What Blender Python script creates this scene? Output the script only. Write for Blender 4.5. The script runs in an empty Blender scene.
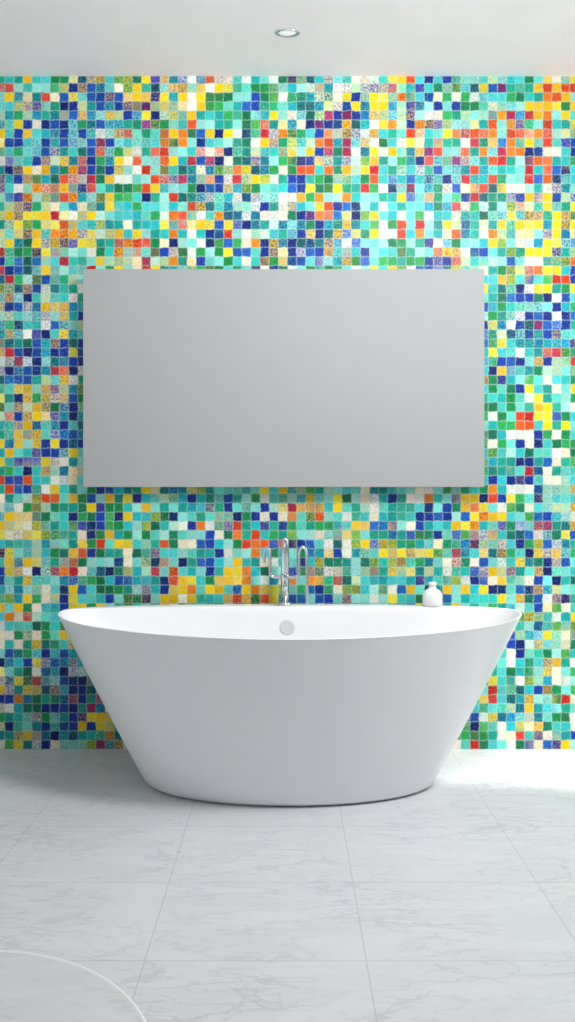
import bpy, bmesh, math, random
from mathutils import Vector
random.seed(3)
S = bpy.context.scene
C = S.collection
S.view_settings.view_transform = 'Standard'
F = 795.0; CAMY = -3.19; CAMZ = 1.0; CX = 287.5; HY = 500.0
def pt(px, py, Y):
    s = F/(Y-CAMY)
    return Vector(((px-CX)/s, Y, CAMZ-(py-HY)/s))
def lin(c):
    return tuple(((v/255)/12.92 if v/255 <= .04045 else ((v/255+.055)/1.055)**2.4) for v in c)+(1,)

# ---------- node helpers
class NT:
    def __init__(s, name):
        s.m = bpy.data.materials.new(name); s.m.use_nodes = True
        s.t = s.m.node_tree; s.n = s.t.nodes; s.b = s.n['Principled BSDF']
    def link(s, a, b): s.t.links.new(a, b)
    def put(s, sock, v):
        if hasattr(v, 'is_output'): s.link(v, sock)
        else: sock.default_value = v
    def math(s, op, a, b=0.0, c=None, clamp=False):
        n = s.n.new('ShaderNodeMath'); n.operation = op; n.use_clamp = clamp
        s.put(n.inputs[0], a); s.put(n.inputs[1], b)
        if c is not None: s.put(n.inputs[2], c)
        return n.outputs[0]
    def xyz(s, a, b, c):
        n = s.n.new('ShaderNodeCombineXYZ'); s.put(n.inputs[0], a); s.put(n.inputs[1], b); s.put(n.inputs[2], c)
        return n.outputs[0]
    def obj(s):
        n = s.n.new('ShaderNodeTexCoord'); q = s.n.new('ShaderNodeSeparateXYZ'); s.link(n.outputs['Object'], q.inputs[0])
        return n.outputs['Object'], q.outputs[0], q.outputs[1], q.outputs[2]
    def noise(s, vec, scale, detail=2, rough=.5, dist=0):
        n = s.n.new('ShaderNodeTexNoise'); s.link(vec, n.inputs['Vector'])
        n.inputs['Scale'].default_value = scale; n.inputs['Detail'].default_value = detail
        n.inputs['Roughness'].default_value = rough; n.inputs['Distortion'].default_value = dist
        return n.outputs['Fac']
    def white(s, vec):
        n = s.n.new('ShaderNodeTexWhiteNoise'); s.link(vec, n.inputs['Vector']); return n.outputs['Value']
    def ramp(s, fac, stops, mode='LINEAR'):
        n = s.n.new('ShaderNodeValToRGB'); n.color_ramp.interpolation = mode
        e = n.color_ramp.elements
        while len(e) > 1: e.remove(e[0])
        e[0].position = stops[0][0]; e[0].color = stops[0][1]
        for p, c in stops[1:]:
            k = e.new(p); k.color = c
        s.link(fac, n.inputs[0]); return n.outputs[0]
    def mix(s, f, a, b, mode='MIX'):
        n = s.n.new('ShaderNodeMix'); n.data_type = 'RGBA'; n.blend_type = mode
        s.put(n.inputs[0], f); s.put(n.inputs[6], a); s.put(n.inputs[7], b); return n.outputs[2]
    def mapr(s, v, a, b, c=0., d=1.):
        n = s.n.new('ShaderNodeMapRange'); s.put(n.inputs[0], v)
        for i, x in enumerate((a, b, c, d)): n.inputs[i+1].default_value = x
        return n.outputs[0]
    def bump(s, h, strength, dist):
        n = s.n.new('ShaderNodeBump'); n.inputs['Strength'].default_value = strength; n.inputs['Distance'].default_value = dist
        s.link(h, n.inputs['Height']); s.link(n.outputs[0], s.b.inputs['Normal'])

def plain(name, col, rough=.5, metal=0., var=.02, coat=0., trans=0., emit=0., spec=.5):
    t = NT(name); v, x, y, z = t.obj()
    n = t.noise(v, 6, 3)
    c = lin(col)
    t.link(t.mix(t.mapr(n, .3, .7), tuple(k*(1-var) for k in c[:3])+(1,), tuple(min(1, k*(1+var)) for k in c[:3])+(1,)), t.b.inputs['Base Color'])
    t.b.inputs['Roughness'].default_value = rough; t.b.inputs['Metallic'].default_value = metal
    t.b.inputs['Coat Weight'].default_value = coat; t.b.inputs['Transmission Weight'].default_value = trans
    t.b.inputs['Specular IOR Level'].default_value = spec
    if emit:
        t.b.inputs['Emission Color'].default_value = (1, .97, .92, 1); t.b.inputs['Emission Strength'].default_value = emit
    return t.m

def mosaic():
    t = NT('mosaic'); v, x, y, z = t.obj()
    T = .0366
    # hand-laid wobble
    wob = t.math('MULTIPLY', t.math('SUBTRACT', t.noise(v, 34, 2), .5), .012)
    u = t.math('DIVIDE', t.math('ADD', x, wob), T)
    w = t.math('DIVIDE', t.math('ADD', z, wob), T)
    iu = t.math('FLOOR', u); iw = t.math('FLOOR', w)
    fu = t.math('FRACT', u); fw = t.math('FRACT', w)
    def cell(k): return t.xyz(iu, iw, k)
    A = lin
    cx = t.math('MULTIPLY', iu, T); cz = t.math('MULTIPLY', iw, T)
    # places on the wall (metres) where the mosaic gathers one colour a little
    def blobs(L):
        out = None
        for bx, bz, r in L:
            d = t.math('SQRT', t.math('ADD', t.math('POWER', t.math('ABSOLUTE', t.math('SUBTRACT', cx, bx)), 2.), t.math('POWER', t.math('ABSOLUTE', t.math('SUBTRACT', cz, bz)), 2.)))
            q = t.mapr(d, 0, r, 1, 0)
            out = q if out is None else t.math('MAXIMUM', out, q)
        return out
    navy = blobs([(-.93, .2, .42), (-1.02, 1.66, .34), (-.92, 1.3, .28), (.05, 2.05, .24), (1.0, 1.7, .24), (.2, 2.5, .24), (-.85, 2.45, .3), (-.3, 2.3, .2), (1.0, .75, .22), (.6, 2.25, .2)])
    yell = blobs([(-1.03, 2.1, .3), (-1.0, 1.3, .26), (1.05, 2.05, .26), (-.75, .1, .2), (-.55, 2.6, .22), (.35, 2.62, .2)])
    oran = blobs([(.85, 2.38, .26), (-.5, 2.25, .24), (-.95, 2.3, .24), (.2, 2.3, .24), (.5, 2.4, .18)])
    aquas = [A((46,202,192)), A((116,222,210)), A((14,174,174)), A((152,228,216)), A((70,208,208)), A((12,158,144)), A((90,218,196)), A((24,190,198)), A((132,226,214)), A((18,168,138))]
    def colour(seed, bl=1.):
        base = t.ramp(t.white(cell(seed)), [(i/len(aquas), c) for i, c in enumerate(aquas)], 'CONSTANT')
        layers = [  # palette, cluster scale, threshold
            ([A((250,244,228)), A((234,242,230)), A((252,238,208))], .24, .662, 1, None),
            ([A((8,140,70)), A((36,168,82)), A((4,116,72))], .2, .665, 2, None),
            ([A((255,214,4)), A((250,194,8)), A((246,226,44))], .22, .725, 3, yell),
            ([A((10,42,140)), A((14,62,172)), A((8,28,102)), A((22,92,184))], .18, .71, 4, navy),
            ([A((222,58,12)), A((198,28,16)), A((244,126,24)), A((234,82,16))], .24, .80, 5, oran)]
        col = base
        for pal, sc, th, k, bb in layers:
            n = t.noise(cell(seed*3.7+k*11.3), sc, 1)
            n = t.mapr(n, .25, .75)
            m = t.math('ADD', t.math('MULTIPLY', n, .43), t.math('MULTIPLY', t.white(cell(seed+k*5.1+.3)), .57))
            if bb is not None: m = t.math('ADD', m, t.math('MULTIPLY', bb, .2*bl))
            m = t.math('GREATER_THAN', m, th)
            c = t.ramp(t.white(cell(seed+k*7.7+.6)), [(i/len(pal), q) for i, q in enumerate(pal)], 'CONSTANT')
            col = t.mix(m, col, c)
        return col
    c1 = colour(1.0); c2 = colour(23.0)
    # worn patches: navy or yellow glaze showing through in fine grains
    dark = t.math('GREATER_THAN', t.math('ADD', navy, t.white(cell(66.))), t.math('ADD', yell, .5))
    tint = t.mix(dark, A((255,206,20)), A((16,46,132)))
    c2 = t.mix(t.math('GREATER_THAN', t.white(cell(41.)), .5), c2, tint)
    near = t.math('MULTIPLY', t.math('MAXIMUM', navy, yell), .3)
    patch = t.mapr(t.math('ADD', t.noise(v, 3.4, 3), near), .46, .62, .04, .9)
    grain = t.noise(v, 120, 6, .85)
    # amount of wear differs tile by tile
    th = t.math('ADD', .44, t.math('MULTIPLY', t.white(cell(55.)), .14))
    f = t.math('MULTIPLY', t.mapr(t.math('SUBTRACT', grain, th), -.06, .08), patch)
    col = t.mix(f, c1, c2)
    # glaze variation inside a tile and between tiles
    g = t.noise(v, 80, 5, .7)
    col = t.mix(t.mapr(g, .4, .75, .0, .4), col, A((255,255,250)), 'SOFT_LIGHT')
    col = t.mix(t.mapr(t.noise(v, 150, 4, .75), .56, .76, 0., .35), col, A((246,248,238)))
    col = t.mix(t.mapr(t.noise(v, 100, 5, .75), .47, .26, 0., .6), col, A((20,70,90)), 'MULTIPLY')
    hv = t.mapr(t.white(cell(77.)), 0, 1, .8, 1.08)
    col = t.mix(1.0, col, t.xyz(hv, hv, hv), 'MULTIPLY')
    # grout, uneven
    e = t.math('MINIMUM', t.math('MINIMUM', fu, t.math('SUBTRACT', 1., fu)), t.math('MINIMUM', fw, t.math('SUBTRACT', 1., fw)))
    e = t.math('ADD', e, t.math('MULTIPLY', t.math('SUBTRACT', t.noise(v, 140, 2), .5), .2))
    gm = t.mapr(e, .02, .09, 1., 0.)
    gc = t.mix(.44, col, A((180,208,196)))
    col = t.mix(gm, col, gc)
    t.link(col, t.b.inputs['Base Color'])
    t.b.inputs['Roughness'].default_value = .45
    t.b.inputs['Specular IOR Level'].default_value = .2
    hgt = t.math('SUBTRACT', t.math('ADD', t.math('MULTIPLY', g, .4), t.math('MULTIPLY', t.white(cell(91.)), .4)), t.math('MULTIPLY', gm, .6))
    t.bump(hgt, .25, .002)
    return t.m

def marble(name, tiled=True, base=(216,217,220)):
    t = NT(name); v, x, y, z = t.obj()
    n = t.n.new('ShaderNodeMapping'); t.link(v, n.inputs[0]); n.inputs['Rotation'].default_value = (0, 0, .75); n.inputs['Scale'].default_value = (1, 3.4, 1)
    mv = n.outputs[0]
    vein = None
    for sc, wd in ((3.0, .018), (7.0, .026)):
        a = t.noise(mv, sc, 6, .5, .4)
        q = t.mapr(t.math('ABSOLUTE', t.math('SUBTRACT', a, .5)), 0, wd, 1, 0)
        vein = q if vein is None else t.math('MAXIMUM', vein, t.math('MULTIPLY', q, .8))
    soft = t.mapr(t.noise(mv, 3.0, 7, .65, .6), .35, .7)
    vm = t.math('MULTIPLY', vein, t.mapr(t.noise(v, 3.5, 2), .33, .58))
    col = t.mix(t.math('MULTIPLY', soft, .7), lin(base), lin(tuple(k-13 for k in base)))
    col = t.mix(t.math('MULTIPLY', vm, .38), col, lin((154,158,168)))
    if tiled:
        def joint(c, off, sp):
            q = t.math('FRACT', t.math('DIVIDE', t.math('SUBTRACT', c, off), sp))
            q = t.math('MINIMUM', q, t.math('SUBTRACT', 1., q))
            return t.mapr(t.math('MULTIPLY', q, sp), .0008, .0020, 1, 0)
        j = t.math('MAXIMUM', joint(x, -.31, .481), joint(y, -1.11, .355))
        col = t.mix(t.math('MULTIPLY', j, .42), col, lin((150,153,158)))
        t.bump(t.math('SUBTRACT', 1., j), .12, .002)
    t.link(col, t.b.inputs['Base Color'])
    t.b.inputs['Roughness'].default_value = .36
    t.b.inputs['Specular IOR Level'].default_value = .4
    return t.m

M = dict(mosaic=mosaic(), floor=marble('marble_tiles'), slab=marble('marble_slab', False, (214,214,217)),
    paint=plain('white_paint', (250,244,247), .8), side=plain('wall_paint', (228,229,231), .85),
    tub=plain('white_acrylic', (242,243,245), .35, coat=.05, var=.005), chrome=plain('chrome', (214,219,224), .14, 1.),
    mirror=plain('flat_grey_mirror', (167,169,169), .7, .0, var=.01, spec=.2), dark=plain('dark_backing', (70,74,78), .6),  # mirror: matte grey stands in for the reflected plain wall
    edge=plain('pale_edge', (236,236,237), .4), ceramic=plain('white_ceramic', (248,248,246), .3, coat=.2),
    lens=plain('frosted_lens', (234,236,238), .4, emit=.3),
    satin=plain('satin_metal', (214,217,220), .45, .1), ring=plain('brushed_ring', (185,190,196), .25, .8))

# ---------- mesh helpers
def obj(name, bm, mat, parent=None, smooth=True, kind=None, bevel=0):
    me = bpy.data.meshes.new(name)
    bmesh.ops.recalc_face_normals(bm, faces=bm.faces)
    bm.to_mesh(me); bm.free()
    o = bpy.data.objects.new(name, me); C.objects.link(o)
    me.materials.append(mat)
    if parent:
        o.parent = parent; o.location = -parent.location
    if smooth:
        for p in me.polygons: p.use_smooth = True
    if bevel:
        b = o.modifiers.new('bevel', 'BEVEL'); b.width = bevel; b.segments = 3; b.limit_method = 'ANGLE'
    if kind: o['kind'] = kind
    return o
def thing(name, loc, label, cat, group=None):
    o = bpy.data.objects.new(name, None); C.objects.link(o); o.location = loc; o.empty_display_size = .05
    o['label'] = label; o['category'] = cat
    if group: o['group'] = group
    return o
def box(bm, a, b):
    r = bmesh.ops.create_cube(bm, size=1)
    for v in r['verts']:
        v.co = Vector([(a[i]+b[i])/2+v.co[i]*(b[i]-a[i]) for i in range(3)])
    return bm
def loft(bm, rings, cap0=True, cap1=True):
    vs = [[bm.verts.new(p) for p in r] for r in rings]
    n = len(vs[0])
    for i in range(len(vs)-1):
        for j in range(n):
            bm.faces.new((vs[i][j], vs[i][(j+1) % n], vs[i+1][(j+1) % n], vs[i+1][j]))
    if cap0: bm.faces.new(vs[0][::-1])
    if cap1: bm.faces.new(vs[-1])
    return bm
def lathe(bm, c, prof, n=40, axis='z', sy=1.):
    rings = []
    for r, h in prof:
        ring = []
        for k in range(n):
            a = 2*math.pi*k/n
            p = (r*math.cos(a), r*math.sin(a)*sy, h)
            if axis == 'y': p = (p[0], p[2], p[1])
            if axis == 'x': p = (p[2], p[0], p[1])
            ring.append(Vector(c)+Vector(p))
        rings.append(ring)
    return loft(bm, rings)
def tube(bm, pts, r, n=14):
    pts = [Vector(p) for p in pts]
    rings = []; ref = Vector((0, 1, 0))
    for i, p in enumerate(pts):
        d = (pts[min(i+1, len(pts)-1)]-pts[max(i-1, 0)]).normalized()
        s = d.cross(ref)
        if s.length < .1: s = d.cross(Vector((1, 0, 0)))
        s.normalize(); q = d.cross(s)
        rings.append([p+r*(math.cos(2*math.pi*k/n)*s+math.sin(2*math.pi*k/n)*q) for k in range(n)])
    return loft(bm, rings)
def smoothpath(P, per=8):
    P = [Vector(p) for p in P]; out = []
    Q = [2*P[0]-P[1]]+P+[2*P[-1]-P[-2]]
    for i in range(1, len(Q)-2):
        for k in range(per):
            u = k/per; a, b, c, d = Q[i-1:i+3]
            out.append(.5*((2*b)+(c-a)*u+(2*a-5*b+4*c-d)*u*u+(3*b-a-3*c+d)*u**3))
    out.append(P[-1]); return out

# ---------- room
H = 2.70; XL, XR, YB = -1.95, 2.25, -4.6
def struct(name, boxes, mat):
    bm = bmesh.new()
    for a, b in boxes: box(bm, a, b)
    return obj(name, bm, mat, smooth=False, kind='structure')
struct('floor', [((XL-.1, YB, -.1), (XR+.1, .1, 0))], M['floor'])
struct('wall_back', [((XL-.1, 0, 0), (XR+.1, .1, H))], M['mosaic'])
struct('ceiling', [((XL-.1, YB, H), (XR+.1, .1, H+.1))], M['paint'])
struct('wall_left', [((XL-.1, YB, 0), (XL, 0, H))], M['side'])
W0, W1, WZ0, WZ1 = -.72, -.06, .05, 1.6
struct('wall_right', [((XR, YB, 0), (XR+.1, W0, H)), ((XR, W1, 0), (XR+.1, 0, H)), ((XR, W0, 0), (XR+.1, W1, WZ0)), ((XR, W0, WZ1), (XR+.1, W1, H))], M['side'])

# ---------- bathtub
HT = .592; N = 144
def sup(cx, cy, a, bf, bb, z, nf, nb=None):
    nb = nb or nf
    ring = []
    for k in range(N):
        th = 2*math.pi*k/N
        c, s = math.cos(th), math.sin(th)
        n = nb if s > 0 else nf
        X = a*math.copysign(abs(c)**(2/n), c)
        b = bb if s > 0 else bf
        ring.append(Vector((cx+X, cy+b*math.copysign(abs(s)**(2/n), s), z)))
    return ring
TX = .008
AR = .843; RCY = -.262; RBF = .603; RBB = .192
NF, NB = 1.82, 2.4
def outer(t):   # t 0 base, 1 rim
    e = t**.97
    return dict(cy=-.36+e*(RCY+.36), a=.505+e*(AR-.505), bf=.25+e*(RBF-.25), bb=.19+e*(RBB-.19), nf=2.05+t*(NF-2.05), nb=2.05+t*(NB-2.05))
def oring(t, ins, z):
    q = outer(t); return sup(TX, q['cy'], q['a']-ins, q['bf']-ins, q['bb']-ins, z, q['nf'], q['nb'])
rings = []
for ins, z in ((.05, 0), (.022, .001), (.011, .004), (.004, .010), (.001, .018)):
    rings.append(oring(z/HT, ins, z))
for i in range(1, 25):
    t = .045+(i/24)*(.997-.045); rings.append(oring(t, 0, HT*t))
for ins, z in ((.0003, HT-.001), (.001, HT-.0003), (.002, HT)):
    rings.append(oring(1, ins, z))
IA, IBF, IBB = AR-.008, RBF-.008, RBB-.072
def inner(t):   # t 1 at rim, 0 at basin floor
    return dict(cy=-.37+t*(RCY+.37), a=.47+(IA-.47)*t, bf=.22+(IBF-.22)*t, bb=.13+(IBB-.13)*t)
inn = []
for d, z in ((-.003, HT), (-.001, HT-.0006), (0, HT-.002)):
    p = inner(1); inn.append(sup(TX, p['cy'], p['a']-d, p['bf']-d, p['bb']-d, z, NF, NB))
for i in range(1, 19):
    t = 1-i/18; z = .12+(HT-.002-.12)*t
    p = inner(t**.9); inn.append(sup(TX, p['cy'], p['a'], p['bf'], p['bb'], z, 2.05+t*(NF-2.05), 2.05+t*(NB-2.05)))
for k, z in ((.85, .10), (.5, .092), (.1, .09)):
    p = inner(0); inn.append(sup(TX, p['cy'], p['a']*k, p['bf']*k, p['bb']*k, z, 2.05))
tub = thing('bathtub', (TX, -.40, 0), 'large white oval freestanding bathtub with flared sides in front of the mosaic wall', 'bathtub')
bm = loft(bmesh.new(), rings+inn)
obj('basin', bm, M['tub'], tub)
# overflow cover on the inner back wall
to = .87
p = inner(to**.9); zo = .12+(HT-.122)*to
yb = p['cy']+p['bb']
ov = obj('overflow_cover', lathe(bmesh.new(), (0, 0, 0), [(.0, .0), (.029, .0), (.030, -.003), (.0285, -.006), (.026, -.0065), (.004, -.0068)], axis='y'), M['satin'], tub)
ov.location = Vector((.0, yb-.001, zo-.016))-tub.location; ov.rotation_euler = (math.radians(-5), 0, 0)
obj('drain', lathe(bmesh.new(), (.0, -.40, .089), [(.0, 0), (.032, 0), (.032, .004), (.024, .007), (.004, .008)]), M['chrome'], tub)

# ---------- faucet on the back rim
RY = -.106; HF = HT+.0015
fc = thing('tub_faucet', (0, RY, HF), 'chrome tub faucet with curved arms standing on the back rim', 'faucet')
c = pt(285, 607, RY); fx = c.x
def P(px, py, dy=0): return pt(px, py, RY)+Vector((0, dy, 0))
zt = P(285, 538).z
obj('base_plate', lathe(bmesh.new(), (fx, RY, HF), [(.0, 0), (.026, 0), (.026, .006), (.020, .012), (.004, .013)]), M['chrome'], fc)
obj('column', lathe(bmesh.new(), (fx, RY, HF+.01), [(.0155, 0), (.0155, zt-HT-.022), (.0145, zt-HT-.014), (.010, zt-HT-.0105), (.002, zt-HT-.01)]), M['chrome'], fc)
z1 = P(285, 577).z
obj('handle', tube(bmesh.new(), smoothpath([P(285, 577), P(275, 577), P(271, 575), P(270, 570), P(270, 556), P(269.3, 550), P(267.2, 547.5), P(265, 549.5), P(264.3, 555), P(264.3, 563)]), .0060), M['chrome'], fc)
obj('spout', tube(bmesh.new(), smoothpath([P(285, 577), P(294, 577), P(298, 575), P(299, 570), P(299, 556), P(300, 549.5), P(302.8, 547), P(305.6, 549.5), P(306.6, 556), P(307, 575), P(307.3, 595), P(307.5, 604)]), .0060), M['chrome'], fc)
bm = bmesh.new(); tube(bm, [P(285, 584, -.01), P(285, 584, -.06), P(285, 588, -.085)], .008); obj('outlet', bm, M['chrome'], fc)
obj('collar', lathe(bmesh.new(), (fx, RY, z1-.012), [(.0175, 0), (.0185, .003), (.0185, .021), (.0175, .024)]), M['chrome'], fc)

# ---------- bottle on the back rim
def rimmid(X):
    yo = RCY+RBB*(1-abs((X-TX)/AR)**NB)**(1/NB)
    yi = RCY+IBB*(1-abs((X-TX)/IA)**NB)**(1/NB)
    return (yo+yi)/2
X = .557; Yb = rimmid(X)
k = thing('soap_bottle', (X, Yb, HT), 'small round white ceramic soap bottle on the right of the back tub rim', 'bottle')
obj('body', lathe(bmesh.new(), (X, Yb, HT), [(.027, 0), (.033, .002), (.037, .010), (.038, .026), (.0365, .046), (.031, .058), (.021, .065), (.0145, .069), (.0135, .077), (.003, .078)]), M['ceramic'], k)
obj('stopper', lathe(bmesh.new(), (X, Yb, HT+.078), [(.009, 0), (.016, .002), (.0165, .010), (.013, .014), (.002, .016)]), M['ceramic'], k)

# ---------- mirror
ym = -.068
a = pt(83, 487, ym); b = pt(484.5, 269, ym)
mr = thing('wall_mirror', ((a.x+b.x)/2, 0, a.z), 'wide frameless grey mirror mounted on the mosaic wall above the tub', 'mirror')
obj('mirror_panel', box(bmesh.new(), (a.x, ym, a.z), (b.x, ym+.02, b.z)), M['mirror'], mr, smooth=False, bevel=.0015)
obj('mounting_frame', box(bmesh.new(), (a.x+.012, ym+.02, a.z+.012), (b.x-.012, 0, b.z-.012)), M['dark'], mr, smooth=False)

# ---------- ceiling downlight
YL = 2.89+CAMY
d = thing('ceiling_downlight', (0, YL, H), 'small oval recessed downlight in the white ceiling', 'ceiling light')
obj('trim_ring', lathe(bmesh.new(), (0, YL, H), [(.043, 0), (.046, -.0015), (.045, -.004), (.041, -.0055), (.035, -.0045), (.033, -.001)], sy=.54), M['ring'], d)
obj('lens', lathe(bmesh.new(), (0, YL, H), [(.0335, -.001), (.030, -.003), (.02, -.0035), (.003, -.004)], sy=.54), M['lens'], d)

# ---------- round marble slab in the foreground
sx, sy, sr = -.645, 1.277+CAMY, .433; sh = .035
sl = thing('round_platform', (sx, sy, 0), 'low round marble platform with pale edge in the near left corner', 'platform')
obj('edge_band', lathe(bmesh.new(), (sx, sy, 0), [(sr-.002, 0), (sr, .003), (sr, sh-.006), (sr-.002, sh-.001), (sr-.008, sh+.001), (sr-.010, sh-.004)], n=128), M['edge'], sl)
obj('top', lathe(bmesh.new(), (sx, sy, 0), [(sr-.010, .002), (sr-.010, sh-.001), (sr-.012, sh), (.01, sh)], n=128), M['slab'], sl, smooth=False)

# ---------- light
def area(name, loc, aim, sx, sy, e, col=(1, 1, 1), spread=180):
    l = bpy.data.lights.new(name, 'AREA'); l.shape = 'RECTANGLE'; l.size = sx; l.size_y = sy; l.energy = e; l.color = col
    l.spread = math.radians(spread)
    o = bpy.data.objects.new(name, l); C.objects.link(o); o.location = loc
    o.rotation_euler = (Vector(aim)-Vector(loc)).to_track_quat('-Z', 'Y').to_euler()
area('window_light', (XR-.04, -.8, 1.5), (0, -.2, .9), .8, 1.4, 18, (1, .99, .98))
area('overhead_fill', (.9, -1.7, 2.62), (-.5, -.3, .4), .4, .4, 38, (1, 1, 1), 150)  # added softbox above the frame, lights wall, floor and tub interior
area('ceiling_fill', (-.1, -4.2, .9), (0, -.75, 2.7), 2.4, .8, 9, (1, .99, 1), 60)  # unseen fill added behind the camera to brighten the ceiling
sn = bpy.data.lights.new('sun', 'SUN'); sn.energy = 5; sn.angle = math.radians(5); sn.color = (1, .98, .94)
so = bpy.data.objects.new('sun', sn); C.objects.link(so); so.location = (3, -2, 2.5)
so.rotation_euler = Vector((-1, .2, -.62)).to_track_quat('-Z', 'Y').to_euler()
w = bpy.data.worlds.new('world'); S.world = w; w.use_nodes = True
w.node_tree.nodes['Background'].inputs[0].default_value = (.95, .97, 1, 1)
w.node_tree.nodes['Background'].inputs[1].default_value = .23

# ---------- camera
cd = bpy.data.cameras.new('camera'); cam = bpy.data.objects.new('camera', cd); C.objects.link(cam)
cam.location = (0, CAMY, CAMZ); cam.rotation_euler = (math.pi/2, 0, 0)
cd.sensor_width = 36; cd.lens = F*36/1022; cd.shift_y = -(511-HY)/1022; cd.clip_start = .01
S.camera = cam
